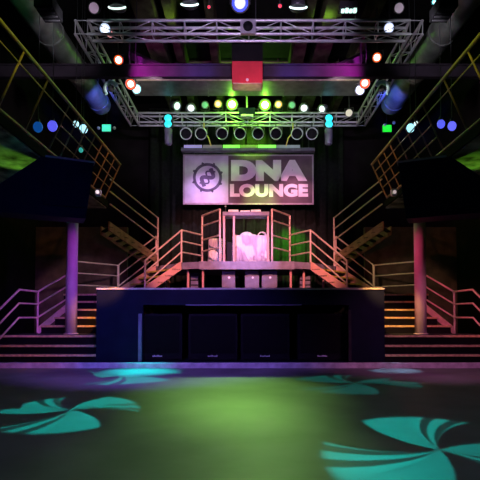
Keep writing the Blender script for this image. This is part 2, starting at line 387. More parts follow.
def balcony_stairs(sx):
    def q(px, py, Y):
        p = at(px, py, Y); p.x = sx*abs(p.x); return p
    rb = q(158, 218, 15.45); rt = q(110, 179, 13.6)
    drop = Vector((0, 0, -1.28)); wv = Vector((-sx*-0.45, 0.75, 0))
    t = thing('balcony_stairs', (rb.x, rb.y, RZ), f'dim rusty stairs climbing from the riser to the {SIDE[sx]} balcony', 'staircase', 'stairs up to the balconies')
    for off in (Vector((0, 0, 0)), wv):
        MB().quadbar(rb+drop+off+Vector((0, 0, -0.2)), rt+drop+off+Vector((0, 0, -0.2)), (sx*0.04, 0.0, 0), (0, 0, 0.26)).build('stringer', M['mesh_rail'], t)
    for k in range(7):
        c = (rb+drop).lerp(rt+drop, (k+0.5)/7); d = (rt-rb); d.z = 0; d = d.normalized()*0.16
        MB().prism([(c.x, c.y), (c.x+d.x, c.y+d.y), (c.x+d.x+wv.x, c.y+d.y+wv.y), (c.x+wv.x, c.y+wv.y)], c.z-0.06, c.z-0.03).build('tread', M['tread'], t)
    hr = thing('stair_handrail', (rb.x, rb.y, RZ), f'handrail with tall end post on the {SIDE[sx]} balcony stairs', 'handrail', 'handrails around the stage')
    for k, h in enumerate((0, -0.36, -0.72)):
        MB().tube(rb+Vector((0, 0, h)), rt+Vector((0, 0, h)), 0.022, 8).build('top_rail' if k == 0 else 'mid_rail', M['rail'], hr)
    MB().tube((rb.x, rb.y, RZ), rb+Vector((0, 0, 0.02)), 0.028, 8).build('post', M['rail'], hr)
for sx in (-1, 1): balcony_stairs(sx)

# booth guard rails, frame, table, cloth
for sx in (-1, 1):
    t = thing('booth_guard', (sx*0.78, 14.3, RZ), f'four-bar angled guard rail on the {SIDE[sx]} side of the booth', 'guard rail', 'guard rails of the booth')
    rail_set(t, [(sx*0.78, 14.3, RZ), (sx*1.40, 15.25, RZ)], (1.60, 1.27, 0.82, 0.45), posts=(0, 1), r=0.030, pr=0.032, m='rail')
t = thing('booth_shelf', (0, 14.35, RZ), 'violet-lit metal shelf rack standing in front of the clothed table', 'shelf')
MB().box((-0.70, 14.25, RZ+1.40), (0.70, 14.75, RZ+1.52), 0.01).build('shelf_board', M['plat'], t)
for x in (-0.66, -0.36, 0.66):
    MB().box((x-0.03, 14.28, RZ), (x+0.03, 14.34, RZ+1.40), 0.005).build('post', M['string'], t)
MB().tube((0.66, 14.7, RZ), (0.66, 14.7, RZ+1.4), 0.025).build('post', M['string'], t)
MB().tube((-0.66, 14.7, RZ), (-0.66, 14.7, RZ+1.4), 0.025).build('post', M['string'], t)
zt = RZ+1.52
for cx, wd, lb in ((-0.38, 0.30, 'white disc player at the left end of the booth shelf'), (0.30, 0.30, 'white disc player at the right end of the booth shelf')):
    t = thing('disc_player', (cx, 14.5, zt), lb, 'player', 'equipment on the booth shelf')
    MB().box((cx-wd/2, 14.34, zt), (cx+wd/2, 14.68, zt+0.08), 0.01).build('body', M['white'], t)
    MB().lathe([(0, 0.025), (0.1, 0.025), (0.1, 0)], 20, mtx=Matrix.Translation((cx, 14.48, zt+0.08))).build('jog_wheel', M['dark'], t)
t = thing('mixer', (-0.04, 14.5, zt), 'pale mixer between the two disc players on the booth shelf', 'mixer', 'equipment on the booth shelf')
MB().box((-0.17, 14.36, zt), (0.12, 14.66, zt+0.06), 0.01).build('body', M['white'], t)
for k in range(4): MB().tube((-0.12+k*0.065, 14.42, zt+0.06), (-0.12+k*0.065, 14.42, zt+0.09), 0.014).build('knob', M['dark'], t)
for cx, h, lb in ((-0.62, 0.22, 'thin microphone stand tip at the left of the booth shelf'), (0.02, 0.0, '')):
    if not lb: continue
    t = thing('microphone', (cx, 14.5, zt), lb, 'microphone')
    MB().tube((cx, 14.5, zt), (cx, 14.5, zt+0.2), 0.012).tube((cx, 14.5, zt), (cx, 14.5, zt+0.012), 0.05, 14).build('stand', M['fix'], t)
    MB().ball((cx, 14.5, zt+0.22), 0.03).build('head', M['fixg'], t)
def draped(name, x0, x1, y0, y1, z0, z1, label, cat='tablecloth'):
    """cloth over a table: top, rippling front and sides, solid 12 mm"""
    mb = MB(); per = []
    n = 30
    def rip(i): return 0.018*math.sin(i*1.9)+0.01*math.sin(i*3.7+1)
    front = [(x0+(x1-x0)*i/n, y0) for i in range(n+1)]; right = [(x1, y0+(y1-y0)*i/8) for i in range(1, 9)]; left = [(x0, y1-(y1-y0)*i/8) for i in range(0, 8)]
    per = left+front+right
    cx, cy = (x0+x1)/2, (y0+y1)/2
    rows = []
    for (zz, k) in ((z1, 0.0), (z1-0.03, 0.5), (z1-(z1-z0)*0.5, 0.9), (z0+0.02*1, 1.3)):
        ring = []
        for i, (x, y) in enumerate(per):
            d = Vector((x-cx, y-cy)); nx = (0, -1) if y == y0 else ((1 if x > cx else -1), 0)
            a = (rip(i)+0.02)*k + 0.006
            ring.append((x+nx[0]*a, y+nx[1]*a, zz + (0.02*math.sin(i*0.8) if k > 1 else 0)))
        rows.append(ring)
    m_ = len(per); vs = [v for r in rows for v in r]
    fs = [[r*m_+i, r*m_+i+1, (r+1)*m_+i+1, (r+1)*m_+i] for r in range(3) for i in range(m_-1)]
    mb.add(vs, fs, True); mb.add([rows[0][i] for i in range(m_)], [list(range(m_))])
    o = mb.build(name, M['cloth']); sl = o.modifiers.new('solid', 'SOLIDIFY'); sl.thickness = 0.012; sl.offset = 1
    return tag(o, label, cat)
def table(x0, x1, y0, y1, z0, h, label):
    t = thing('table', ((x0+x1)/2, (y0+y1)/2, z0), label, 'table')
    MB().box((x0, y0, z0+h-0.03), (x1, y1, z0+h)).build('tabletop', M['dark'], t)
    for x in (x0+0.05, x1-0.05):
        for y in (y0+0.05, y1-0.05): MB().tube((x, y, z0), (x, y, z0+h-0.03), 0.02).build('leg', M['fix'], t)
table(-0.34, 0.66, 14.86, 15.4, RZ, 0.88, 'booth table hidden under the large pale patterned cloth')
draped('tablecloth', -0.38, 0.70, 14.83, 15.43, RZ+0.02, RZ+0.893, 'pale cloth with lilac swirls draped over the booth table')
table(-1.15, -0.80, 15.45, 15.9, RZ, 0.88, 'small side table under a pale cloth left of the booth')
draped('tablecloth', -1.18, -0.77, 15.42, 15.93, RZ+0.02, RZ+0.893, 'smaller pale patterned cloth behind the left guard rail of the booth')
mb = MB(); mb.ball((0.02, 15.05, RZ+0.9), 0.2, 18, 12, (1.1, 0.8, 0.75)); mb.ball((0.2, 15.08, RZ+0.9), 0.13, 14, 10, (1.4, 0.8, 0.6))
for v in mb.v: v.z = max(v.z, RZ+0.908)
tag(mb.build('cloth_bundle', M['white'], None), 'rounded pale bundle lying on top of the booth table', 'bundle')
mb = MB()
for k in range(8):
    a = k/8*PI; mb.tube((0.5+0.12*math.cos(a), 15.0, RZ+0.93+0.1*math.sin(a)), (0.5+0.12*math.cos(a+PI/8), 15.0, RZ+0.93+0.1*math.sin(a+PI/8)), 0.03-0.002*k, 8)
tag(mb.build('curled_cloth', M['cloth']), 'curled pale scrap of cloth at the right end of the booth table', 'cloth')
mb = MB(); mb.box((-0.6, 14.95, RZ), (-0.44, 15.3, RZ+0.72), 0.02); o = mb.build('flight_case', M['dark']); tag(o, 'narrow black case standing left of the booth table', 'case')

# equipment cases under the riser
for px0, px1, lb in ((222, 235, 'grey equipment case under the riser, left of the middle one'), (245, 259, 'middle grey equipment case under the riser'), (262, 277, 'right grey equipment case under the riser, beside the middle one')):
    a = at(px0, 271, 14.4); b = at(px1, 271, 14.4); cx = (a.x+b.x)/2
    t = thing('equipment_case', (cx, 14.4, SZ), lb, 'case', 'equipment cases under the riser')
    MB().box((a.x, 14.4, SZ), (b.x, 14.9, a.z), 0.012).build('body', M['case'], t)
    MB().box((a.x+0.04, 14.385, SZ+0.06), (b.x-0.04, 14.4, a.z-0.1), 0.004).build('front_plate', M['case'], t)
    mb = MB(); mb.tube((cx+0.02, 14.386, a.z-0.2), (cx+0.02, 14.37, a.z-0.2), 0.035, 14); mb.build('round_badge', M['white'], t)
    MB().box((cx-0.05, 14.372, a.z-0.05), (cx+0.05, 14.4, a.z-0.03)).build('handle', M['fix'], t)
for sx, px0, px1 in ((-1, 190, 199), (1, 299, 311)):
    a = at(px0, 273, 14.75); b = at(px1, 273, 14.75); cx = (a.x+b.x)/2
    t = thing('rack_case', (cx, 14.75, SZ), f'dark rack case tucked under the {SIDE[sx]} corner of the riser', 'case', 'rack cases under the riser corners')
    MB().box((a.x, 14.75, SZ), (b.x, 15.2, a.z), 0.012).build('body', M['dark'], t)
    for k in range(4): MB().box((a.x+0.03, 14.735, SZ+0.08+k*0.15), (b.x-0.03, 14.75, SZ+0.19+k*0.15), 0.003).build('rack_panel', M['case'], t)

# ------------------------------------------------------------ curtains and banner
def curtain(x0, x1, y, z0, z1, label):
    mb = MB(); n = int((x1-x0)*26); vs = []
    for z in (z0, z1):
        for i in range(n+1):
            x = x0+(x1-x0)*i/n; vs.append((x, y+0.05*math.sin(x*17)+0.025*math.sin(x*31+1), z))
    mb.add(vs, [[i, i+1, n+2+i, n+1+i] for i in range(n)], True)
    t = thing('stage_curtain', ((x0+x1)/2, y, z0), label, 'curtain', 'black drapes behind the stage')
    o = mb.build('drape', M['fabric'], t); s = o.modifiers.new('solid', 'SOLIDIFY'); s.thickness = 0.01
    MB().tube((x0, y, z1+0.02), (x1, y, z1+0.02), 0.025).build('track', M['fix'], t)
curtain(-3.6, -0.02, 17.6, 0.01, 8.6, 'black pleated curtain behind the left half of the banner')
curtain(0.02, 3.6, 17.6, 0.01, 8.6, 'black pleated curtain behind the right half of the banner')

BY = 17.0
b0 = at(183, 204.5, BY); b1 = at(313.5, 154.5, BY)
bx0, bx1, bz0, bz1 = b0.x, b1.x, b0.z, b1.z
t = thing('banner', ((bx0+bx1)/2, BY, bz0), 'wide banner reading DNA LOUNGE with round emblem above the stage', 'banner')
MB().box((bx0, BY, bz0), (bx1, BY+0.04, bz1)).build('border', M['banner_f'], t)
pd = 0.055
xm = at(228.5, 180, BY).x
MB().box((bx0+pd, BY-0.006, bz0+pd), (xm-0.02, BY, bz1-pd)).build('emblem_panel', M['banner_l'], t)
MB().box((xm, BY-0.006, bz0+pd), (bx1-pd, BY, bz1-pd)).build('lettering_panel', M['banner_d'], t)
def text_mesh(body, name, x0, x1, z0, z1, y, m, parent, off=0.03):
    c = bpy.data.curves.new('t', 'FONT'); c.body = body; c.size = 1; c.offset = off; c.extrude = 0.006; c.resolution_u = 6; c.space_character = 1.05
    o = bpy.data.objects.new('t', c); COL.objects.link(o); bpy.context.view_layer.update()
    me = bpy.data.meshes.new_from_object(o.evaluated_get(bpy.context.evaluated_depsgraph_get()))
    bpy.data.objects.remove(o); me.name = name
    xs = [v.co.x for v in me.vertices]; ys = [v.co.y for v in me.vertices]; a, b, c0, d = min(xs), max(xs), min(ys), max(ys)
    par = Vector(parent['_w'])
    for v in me.vertices:
        X = x0+(v.co.x-a)/(b-a)*(x1-x0); Z = z0+(v.co.y-c0)/(d-c0)*(z1-z0); yy = y-v.co.z
        v.co = Vector((X, yy, Z))-par
    me.materials.clear(); me.materials.append(m)
    ob = bpy.data.objects.new(name, me); COL.objects.link(ob); ob.parent = parent
    return ob
p = at(231, 181, BY); q = at(307, 160, BY)
text_mesh('DNA', 'large_lettering', p.x, q.x, p.z, q.z, BY-0.012, M['letter'], t, 0.08)
p = at(230, 197, BY); q = at(308, 184, BY)
text_mesh('LOUNGE', 'small_lettering', p.x, q.x, p.z, q.z, BY-0.012, M['letter'], t, 0.06)
ec = at(207.5, 177.5, BY); mb = MB(); R = 0.47
def arc2(mb, c, pts, wd, y0, y1):
    L_, R_ = [], []
    for i in range(len(pts)):
        a = Vector(pts[max(0, i-1)]); b = Vector(pts[min(len(pts)-1, i+1)]); d = (b-a).normalized(); n = Vector((-d.y, d.x))
        w_ = wd[i] if isinstance(wd, list) else wd
        L_.append(Vector(pts[i])+n*w_/2); R_.append(Vector(pts[i])-n*w_/2)
    m = len(pts); vs = [(c.x+v.x, y, c.z+v.y) for y in (y0, y1) for v in L_+R_]
    fs = []
    for i in range(m-1):
        fs += [[i, i+1, m+i+1, m+i], [2*m+i, 3*m+i, 3*m+i+1, 2*m+i+1], [i, 2*m+i, 2*m+i+1, i+1], [m+i, m+i+1, 3*m+i+1, 3*m+i]]
    mb.add(vs, fs)
arc2(mb, ec, [(R*math.cos(a*PI/24), R*math.sin(a*PI/24)) for a in range(49)], 0.10, BY-0.016, BY-0.006)
for k in range(8):
    a = k*PI/4+0.3; arc2(mb, ec, [(R*math.cos(a), R*math.sin(a)), ((R+0.1)*math.cos(a+0.06), (R+0.1)*math.sin(a+0.06))], [0.12, 0.05], BY-0.016, BY-0.006)
mb.build('emblem_ring', M['emblem'], t)
mb = MB()
def helix(ph):
    P_ = []
    for i in range(25):
        s = -1+2*i/24; a = 0.15*math.sin(s*PI*1.25+ph); P_.append((s*0.33*0.6+a*0.8, s*0.33*0.8-a*0.6))
    return P_
arc2(mb, ec, helix(0.0), 0.14, BY-0.016, BY-0.006); arc2(mb, ec, helix(PI), 0.06, BY-0.020, BY-0.0165)
mb.build('emblem_strand', M['emblem'], t)

for x in (bx0+0.4, bx1-0.4): MB().tube((x, BY+0.02, bz1), (x, BY+0.02, 9.0), 0.01, 6).build('hanging_cable', M['fix'], t)
# strip lights above the banner
bp = at(246, 148, 16.6)
t = thing('light_bar', (bp.x, 16.6, bp.z), 'long grey bar of strip lamps glowing green above the banner', 'light bar')
x0 = at(181, 148, 16.6).x; x1 = at(315, 148, 16.6).x
MB().box((x0, 16.6, bp.z-0.10), (x1, 16.85, bp.z+0.02), 0.01).build('housing', M['case'], t)
for x in (x0+0.2, x1-0.2): MB().tube((x, 16.72, bp.z), (x, 16.72, 9.0), 0.012, 6).build('hanger', M['fix'], t)
for pa, pb, c, s in ((184, 202, (0.45, 0.35, 0.8), 0.5), (223, 240, (0.25, 0.9, 0.12), 0.9), (258, 276, (0.25, 0.95, 0.12), 1.0), (240.5, 257.5, (0.3, 0.5, 0.1), 0.3), (276.5, 300, (0.35, 0.35, 0.5), 0.25), (203, 222, (0.3, 0.22, 0.3), 0.25)):
    a = at(pa, 146, 16.6).x; b = at(pb, 146, 16.6).x
    MB().box((a, 16.57, bp.z+0.0), (b, 16.6, bp.z+0.10), 0.005).build('lamp_strip', E(c, s), t)

# ------------------------------------------------------------ truss rig
TB = at(246, 34, 10.6).z; TT = at(246, 20.5, 10.6).z; TX = 3.85; TR = 3.98; TW = 0.28
T = thing('lighting_truss', (0, 13.1, TB), 'square aluminium box truss rig hanging over the room', 'truss')
def section(name, a, b, wv):
    a = Vector(a); b = Vector(b); wv = Vector(wv); hv = Vector((0, 0, TT-TB))
    s = bpy.data.objects.new(name, None); COL.objects.link(s); s.parent = T; s['_w'] = tuple(T['_w'])
    c = [Vector((0, 0, 0)), wv, hv, wv+hv]
    for q in c: MB().tube(a+q, b+q, 0.034, 8).build('chord', M['truss'], s)
    L_ = (b-a).length; n = max(2, round(L_/0.75)); mb = MB()
    for k in range(n+1):
        p = a.lerp(b, k/n)
        mb.tube(p, p+wv, 0.012, 6).tube(p+hv, p+wv+hv, 0.012, 6).tube(p, p+hv, 0.014, 6).tube(p+wv, p+wv+hv, 0.014, 6)
        if k < n:
            p2 = a.lerp(b, (k+1)/n)
            A, B = (p, p2+hv) if k % 2 else (p+hv, p2)
            mb.tube(A, B, 0.011, 6).tube(A+wv, B+wv, 0.011, 6)
            A, B = (p, p2+wv) if k % 2 else (p+wv, p2); mb.tube(A, B, 0.008, 6)
    mb.build('lattice', M['truss'], s)
YF, YB = 10.6, 15.55
section('front_section', (-TX+TW, YF, TB), (TR-TW, YF, TB), (0, TW, 0))
section('back_section', (-TX+TW, YB, TB), (TR-TW, YB, TB), (0, TW, 0))
section('side_section', (-TX, YF, TB), (-TX, YB+TW, TB), (TW, 0, 0))
section('side_section', (TR-TW, YF, TB), (TR-TW, YB+TW, TB), (TW, 0, 0))
mb = MB()
for x in (-2.5, 2.5):
    for y in (YF+0.14, YB+0.14): mb.tube((x, y, TT), (x, y, 9.0), 0.012, 6)
mb.build('hanging_cable', M['fix'], T)

# steel beam across, with two braces
t = thing('steel_beam', (0, 11.75, 6.7), 'dark steel beam crossing under the truss, lit magenta', 'beam')
z0, z1 = at(246, 76.5, 11.7).z, at(246, 63.5, 11.7).z
MB().box((-6.98, 11.7, z0), (6.98, 11.84, z0+0.03)).box((-6.98, 11.7, z1-0.03), (6.98, 11.84, z1)).box((-6.98, 11.75, z0+0.03), (6.98, 11.79, z1-0.03)).build('girder', M['beam'], t)
for sx in (-1, 1):
    MB().quadbar((sx*2.25, 11.86, z1-0.15), (sx*3.35, 13.4, z1+1.05), (0.16, 0, 0), (0, 0, 0.22)).build('brace', M['beam'], t)
# rectangular air duct beyond it
zd = at(250, 80, 13.5).z
t = thing('rectangular_duct', (0, 13.9, zd), 'wide rectangular duct catching green light behind the beam', 'duct')
MB().box((-3.4, 13.5, zd), (3.45, 14.5, zd+0.4), 0.01).build('casing', M['duct'], t)
for x in (-2.3, -1.15, 0, 1.15, 2.3): MB().box((x-0.02, 13.48, zd-0.015), (x+0.02, 14.52, zd+0.42)).build('flange', M['duct'], t)
MB().box((-3.42, 13.47, zd-0.03), (3.47, 13.5, zd+0.03)).build('lip', M['edge'], t)
# catwalk frame seen faintly between truss and beam
t = thing('ceiling_frame', (-0.4, 14.8, 0), 'faint brown metal frame high behind the front truss', 'frame')
pa = at(158, 62, 14.8); pb = at(338, 48, 14.8)
mb = MB(); mb.tube((pa.x, 14.8, pb.z), (pb.x, 14.8, pb.z), 0.035).tube((pa.x, 14.8, pa.z), (pb.x, 14.8, pa.z), 0.035)
for k in range(7): x = pa.x+(pb.x-pa.x)*k/6; mb.tube((x, 14.8, pa.z), (x, 14.8, 9.0 if k in (0, 3, 6) else pb.z), 0.03)
mb.build('bar', M['brown'], t)
# rafters under the ceiling
for i, (x, wd) in enumerate(((-2.5, .5), (-1.9, .22), (-0.9, .22), (1.5, .35), (2.15, .45), (3.2, .2))):
    t = tag(MB().box((x-wd/2, 9.0, 8.35), (x+wd/2, 17.9, 9.0), 0.01).build('ceiling_joist', M['rafter']), f"green-lit ceiling joist, {['first','second','third','fourth','fifth','sixth'][i]} from the left", 'joist', 'joists above the truss')

# round ducts along both sides
for sx in (-1, 1):
    X = sx*4.62; Z = HC+6.62; a = Vector((X, 5.0, Z)); b = Vector((X*0.99, 14.9, Z))
    t = thing('round_duct', (X, 5, Z), f'large round silver duct along the {SIDE[sx]} side of ceiling', 'duct', 'ducts along the ceiling')
    mb = MB(); mb.tube(a, b, 0.31, 28); mb.ball(b, 0.31, 28, 12, (1, 0.7, 1)); mb.build('pipe', M['duct'], t)
    for k in range(5):
        p = a.lerp(b, 0.25+k*0.18); MB().tube(p-Vector((0, .03, 0)), p+Vector((0, .03, 0)), 0.33, 28).build('collar', M['duct'], t)
        MB().tube(p+Vector((0, 0, 0.32)), (p.x, p.y, 9.0), 0.01, 6).build('hanger', M['fix'], t)
    # dark louvre box against duct
    lx = sx*3.72
    tt = thing('louvre_box', (lx, 8.9, 6.8), f'dark louvred box hanging below the {SIDE[sx]} round duct near the top edge', 'vent', 'louvred boxes by the ducts')
    MB().box((lx-0.17, 8.6, 6.62), (lx+0.17, 9.1, 6.85), 0.01).build('body', M['black'], tt)
    for k in range(4): MB().box((lx-0.15, 8.64+k*0.12, 6.60), (lx+0.15, 8.67+k*0.12, 6.62)).build('slat', M['fix'], tt)
    MB().tube((lx, 8.85, 6.85), (lx, 8.85, 9.0), 0.012, 6).build('hanger', M['fix'], tt)

# ------------------------------------------------------------ balcony railings (lean inwards)
def balcony_rail(sx):
    yB0, yB1 = 3.6, 12.95
    bx, tx, bz, tz = sx*3.86, sx*3.43, 4.10, 5.07
    t = thing('balcony_railing', (bx, yB1, bz), f'inward leaning metal railing along the {SIDE[sx]} balcony', 'railing', 'railings of the balconies')
    def pt(y, f): return Vector((bx+(tx-bx)*f, y, bz+(tz-bz)*f))
    MB().tube(pt(yB0, 1), pt(yB1, 1), 0.032, 10).build('top_rail', M['brail'], t)
    MB().tube(pt(yB0, 0.06), pt(yB1, 0.06), 0.03, 10).build('bottom_rail', M['mesh_rail'], t)
    MB().tube(pt(yB0, 0.8), pt(9.2, 0.8), 0.012, 8).build('mid_rail', M['brail'], t)
    for f in (0.34, 0.58, 0.8): MB().tube(pt(9.2, f), pt(yB1, f), 0.013, 8).build('mid_rail', M['mesh_rail'], t)
    for y in (4.6, 5.9, 7.3, 8.2, 9.2): MB().tube(pt(y, 0), pt(y, 1), 0.017, 8).build('post', M['mesh_rail'], t)
    for k in range(1, 8): y = 9.2+(yB1-9.2)*k/7; MB().tube(pt(y, 0), pt(y, 1), 0.022 if k == 7 else 0.016, 8).build('baluster', M['mesh_rail'], t)
for sx in (-1, 1): balcony_rail(sx)

# dark hung boxes under the balconies
for sx in (-1, 1):
    def q(px, py, Y):
        p = at(px, py, Y); p.x = sx*abs(p.x); return p
    i0 = q(94, 163, 9.0); bot = q(86, 217, 9.0)
    ang = math.radians(24)
    d = Vector((sx*math.cos(ang), -math.sin(ang), 0)); n_ = Vector((sx*math.sin(ang), math.cos(ang), 0))
    zt_, zb_ = i0.z, bot.z
    A = Vector((i0.x, 9.0, zt_)); Bq = Vector((bot.x, 9.0, zb_)); Ln = 2.0; Dp = 0.55
    t = thing('hung_box', (A.x, 9.0, zb_), f'big dark blue box hanging in front of the {SIDE[sx]} column', 'box', 'dark boxes below the balconies')
    mb = MB(); Lt = 0.92; mb.add([Bq, Bq+d*Ln, Bq+d*Ln+n_*Dp, Bq+n_*Dp, A, A+d*Lt, A+d*Lt+n_*Dp, A+n_*Dp], [[0, 1, 2, 3], [4, 5, 6, 7], [0, 1, 5, 4], [1, 2, 6, 5], [2, 3, 7, 6], [3, 0, 4, 7]])
    mb.build('casing', M['bluebin'], t)
    up = Vector((0, 0, 1))
    MB().quadbar(A-n_*0.03-d*0.02, A+d*0.85-n_*0.03, n_*0.25, up*0.03).build('lit_top_edge', M['lit_edge'], t)  # pale bar stands for light catching the top edge
    MB().quadbar(Bq-n_*0.012-up*0.03, Bq+d*Ln-n_*0.012-up*0.03, n_*Dp, up*0.03).build('bottom_edge', M['bluebin'], t)
    MB().quadbar(A+d*0.12-n_*0.012-up*0.12, A+d*(Lt-0.05)-n_*0.012-up*0.12, n_*0.014, up*-0.75).build('front_panel', M['bluebin'], t)
    for k in (0.3, 0.8):
        p = A+d*k+n_*0.3; MB().tube(p, (p.x, p.y, 3.9), 0.02).build('bracket', M['fix'], t)
    # small white lamp at inner corner
    c = q(97.5, 192, 9.4)
    t = thing('corner_lamp', c, f'tiny white lamp at the inner corner of the {SIDE[sx]} hung box', 'lamp', 'tiny corner lamps')
    MB().box(c+Vector((-0.05, 0, -0.07)), c+Vector((0.05, 0.1, 0.07)), 0.01).build('housing', M['fixg'], t)
    MB().tube(c+Vector((0, -0.012, 0.0)), c+Vector((0, 0.0, 0.0)), 0.035, 12).build('lens', E((1, 0.75, 0.8), 1.2 if sx < 0 else 0.5), t)

# ------------------------------------------------------------ fixtures
def head_fixture(name, px, py, Y, size, lens, strength, direction, label, group, top=None, body='fix', cat='stage light', lens_r=0.42):
    """moving-head / spot lamp: clamp, yoke, barrel, lens; lens centre near the pixel"""
    c = at(px, py, Y); d = Vector(direction).normalized()
    t = thing(name, c, label, cat, group)
    q = d.to_track_quat('Z', 'Y').to_matrix().to_4x4(); m = Matrix.Translation(c) @ q; s = size
    MB().lathe([(0, -0.95*s), (0.26*s, -0.92*s), (0.36*s, -0.7*s), (0.38*s, -0.35*s), (0.42*s, -0.1*s), (0.50*s, 0), (0.50*s, 0.06*s), (lens_r*s, 0.06*s), (lens_r*s, 0.0)], 20, mtx=m).build('barrel', M[body], t)
    MB().lathe([(lens_r*s, 0.0), (lens_r*0.7*s, 0.05*s), (0, 0.075*s)], 20, mtx=m).build('lens', E(lens, min(strength, 1.0)) if strength > 0 else M['lens'], t)
    if strength > 1.05:
        MB().lathe([(lens_r*0.68*s, 0.052*s), (lens_r*0.5*s, 0.09*s), (0, 0.11*s)], 18, mtx=m).build('bulb', E(tuple(0.5+0.5*x for x in lens), strength), t)
    ax = d.cross(Vector((0, 0, 1))); ax = ax.normalized() if ax.length > 0.1 else Vector((1, 0, 0))
    pc = c-d*0.4*s; tz = top if top is not None else c.z+1.0*s; up = Vector((pc.x, pc.y, tz))
    sg = 1 if tz > pc.z else -1
    y1 = pc+ax*0.52*s; y2 = pc-ax*0.52*s; k1 = Vector((y1.x, y1.y, pc.z+sg*0.62*s)); k2 = Vector((y2.x, y2.y, pc.z+sg*0.62*s))
    MB().path([y1, k1, k2, y2], 0.045*s, 6).build('yoke', M['fix'], t)
    mid = (k1+k2)/2
    if abs(tz-mid.z) > 0.03: MB().tube(mid, (mid.x, mid.y, tz), 0.05*s+0.005, 8).build('clamp', M['fix'], t)
    return c, d
ORD = ['first', 'second', 'third', 'fourth', 'fifth', 'sixth', 'seventh', 'eighth']
# eight par cans below the back truss, dark lens, bright rims
for i, px in enumerate((186, 201, 222, 240, 258, 276, 297, 312)):
    c = at(px, 134, 15.5); t = thing('par_can', c, f'round black par can below the back truss, {ORD[i]} from the left of eight', 'par can', 'par cans under the back truss')
    d = Vector(((246-px)*0.002, -1, -0.28)).normalized(); m = Matrix.Translation(c) @ d.to_track_quat('Z', 'Y').to_matrix().to_4x4()
    s = 0.185
    MB().lathe([(0, -0.38), (0.10, -0.37), (s*0.8, -0.2), (s, -0.02), (s, 0.16), (s*1.06, 0.16), (s*1.06, 0.18), (s*0.9, 0.18), (s*0.9, 0.0)], 24, mtx=m).build('can', M['fixg'], t)
    MB().lathe([(s*0.9, 0.0), (0, 0.03)], 24, mtx=m).build('lens', M['lens'], t)
    MB().path([c+Vector((-s*1.1, 0, 0)), c+Vector((-s*1.1, 0.05, 0.24)), c+Vector((s*1.1, 0.05, 0.24)), c+Vector((s*1.1, 0, 0))], 0.014, 6).build('yoke', M['fix'], t)
    MB().tube(c+Vector((0, 0.05, 0.24)), (c.x, c.y+0.05, TB-0.02), 0.018, 6).build('clamp', M['fix'], t)
# hanging cable loops beside the cans
for px, dx in ((209, 1), (288, -1)):
    a = at(px-5*dx, 132, 15.55); b = at(px+2*dx, 146, 15.55)
    mb = MB(); mb.path([Vector((a.x, 15.55, TB)), a, a.lerp(b, 0.5)+Vector((0.04*dx, 0, 0.03)), b], 0.022, 6)
    tag(mb.build('cable', M['nosey']), f"yellow-green cable drooping below the {'left' if dx>0 else 'right'} half of back truss", 'cable', 'cables on the back truss')
# row above the back truss
WH = (0.85, 0.85, 1.0); GR = (0.30, 1.0, 0.03); ORG = (1.0, 0.28, 0.12)
row = [(177, 106, (0.75, 0.95, 1.0), 1.6, (0.9, -1, -0.7), 0.36, 'tilted white-lensed light above the left end of back truss', 0.40),
       (191, 108, WH, 2.2, (0.1, -1, -0.9), 0.36, 'upright white-lensed light, left part of back truss', 0.38),
       (205, 105, (0.2, 0.5, 0.35), 0.5, (0, -1, -0.2), 0.28, 'dim green-lensed light left of the left orange lamp', 0.42),
       (218, 104, ORG, 1.1, (0, -1, -0.2), 0.30, 'orange lamp left of the left bright green lamp', 0.44),
       (232, 104.5, GR, 9.0, (0, -1, -0.25), 0.44, 'bright green lamp just left of the red box', 0.44),
       (265, 105, GR, 9.0, (0, -1, -0.25), 0.44, 'bright green lamp just right of the red box', 0.44),
       (278.5, 104.5, ORG, 1.1, (0, -1, -0.2), 0.30, 'orange lamp right of the right bright green lamp', 0.44),
       (292, 105, (0.2, 0.5, 0.35), 0.5, (0, -1, -0.2), 0.28, 'dim green-lensed light right of the right orange lamp', 0.42),
       (304, 108, WH, 2.2, (-0.1, -1, -0.9), 0.36, 'upright white-lensed light, right part of back truss', 0.38),
       (322, 109, (0.8, 0.85, 1.0), 1.4, (-0.9, -1, -0.7), 0.34, 'tilted white-lensed light above the right end of back truss', 0.38)]
for px, py, c, s, d, sz, lb, lr in row:
    head_fixture('moving_head_light', px, py, 15.55, sz*0.92, c, s, d, lb, 'lights above the back truss', top=TT+0.02, lens_r=lr*0.9, body='case')
for px in (232, 265):
    p = at(px, 105, 15.05); point('green_lamp', p+Vector((0, -0.1, 0)), (0.3, 1.0, 0.05), 60, 0.06)
# scanners with two teal lenses at truss ends
for px in (168, 329):
    c = at(px, 121, 15.35); sd = 'left' if px < 246 else 'right'
    t = thing('scanner_light', c, f'scanner with two stacked teal lenses on the {sd} of back truss', 'stage light', 'scanners with two teal lenses')
    for dz in (0.1, -0.1):
        MB().box(c+Vector((-0.15, 0, dz-0.09)), c+Vector((0.15, 0.14, dz+0.09)), 0.02).build('head', M['fix'], t)
        MB().lathe([(0.12, 0), (0.08, 0.02), (0, 0.03)], 18, mtx=Matrix.Translation(c+Vector((0, -0.001, dz))) @ Matrix.Rotation(PI/2, 4, 'X')).build('lens', E((0.03, 0.70, 0.75), 1.1), t)
    MB().tube(c+Vector((0, 0.13, 0)), c+Vector((0, 0.22, 0)), 0.03, 8).build('clamp', M['fix'], t)
    MB().lathe([(0, -0.75), (0.09, -0.75), (0.12, -0.7), (0.13, -0.25), (0.10, -0.2), (0, -0.2)], 16, mtx=Matrix.Translation(c+Vector((0, 0.1, 0)))).build('barrel', M['case'], t)
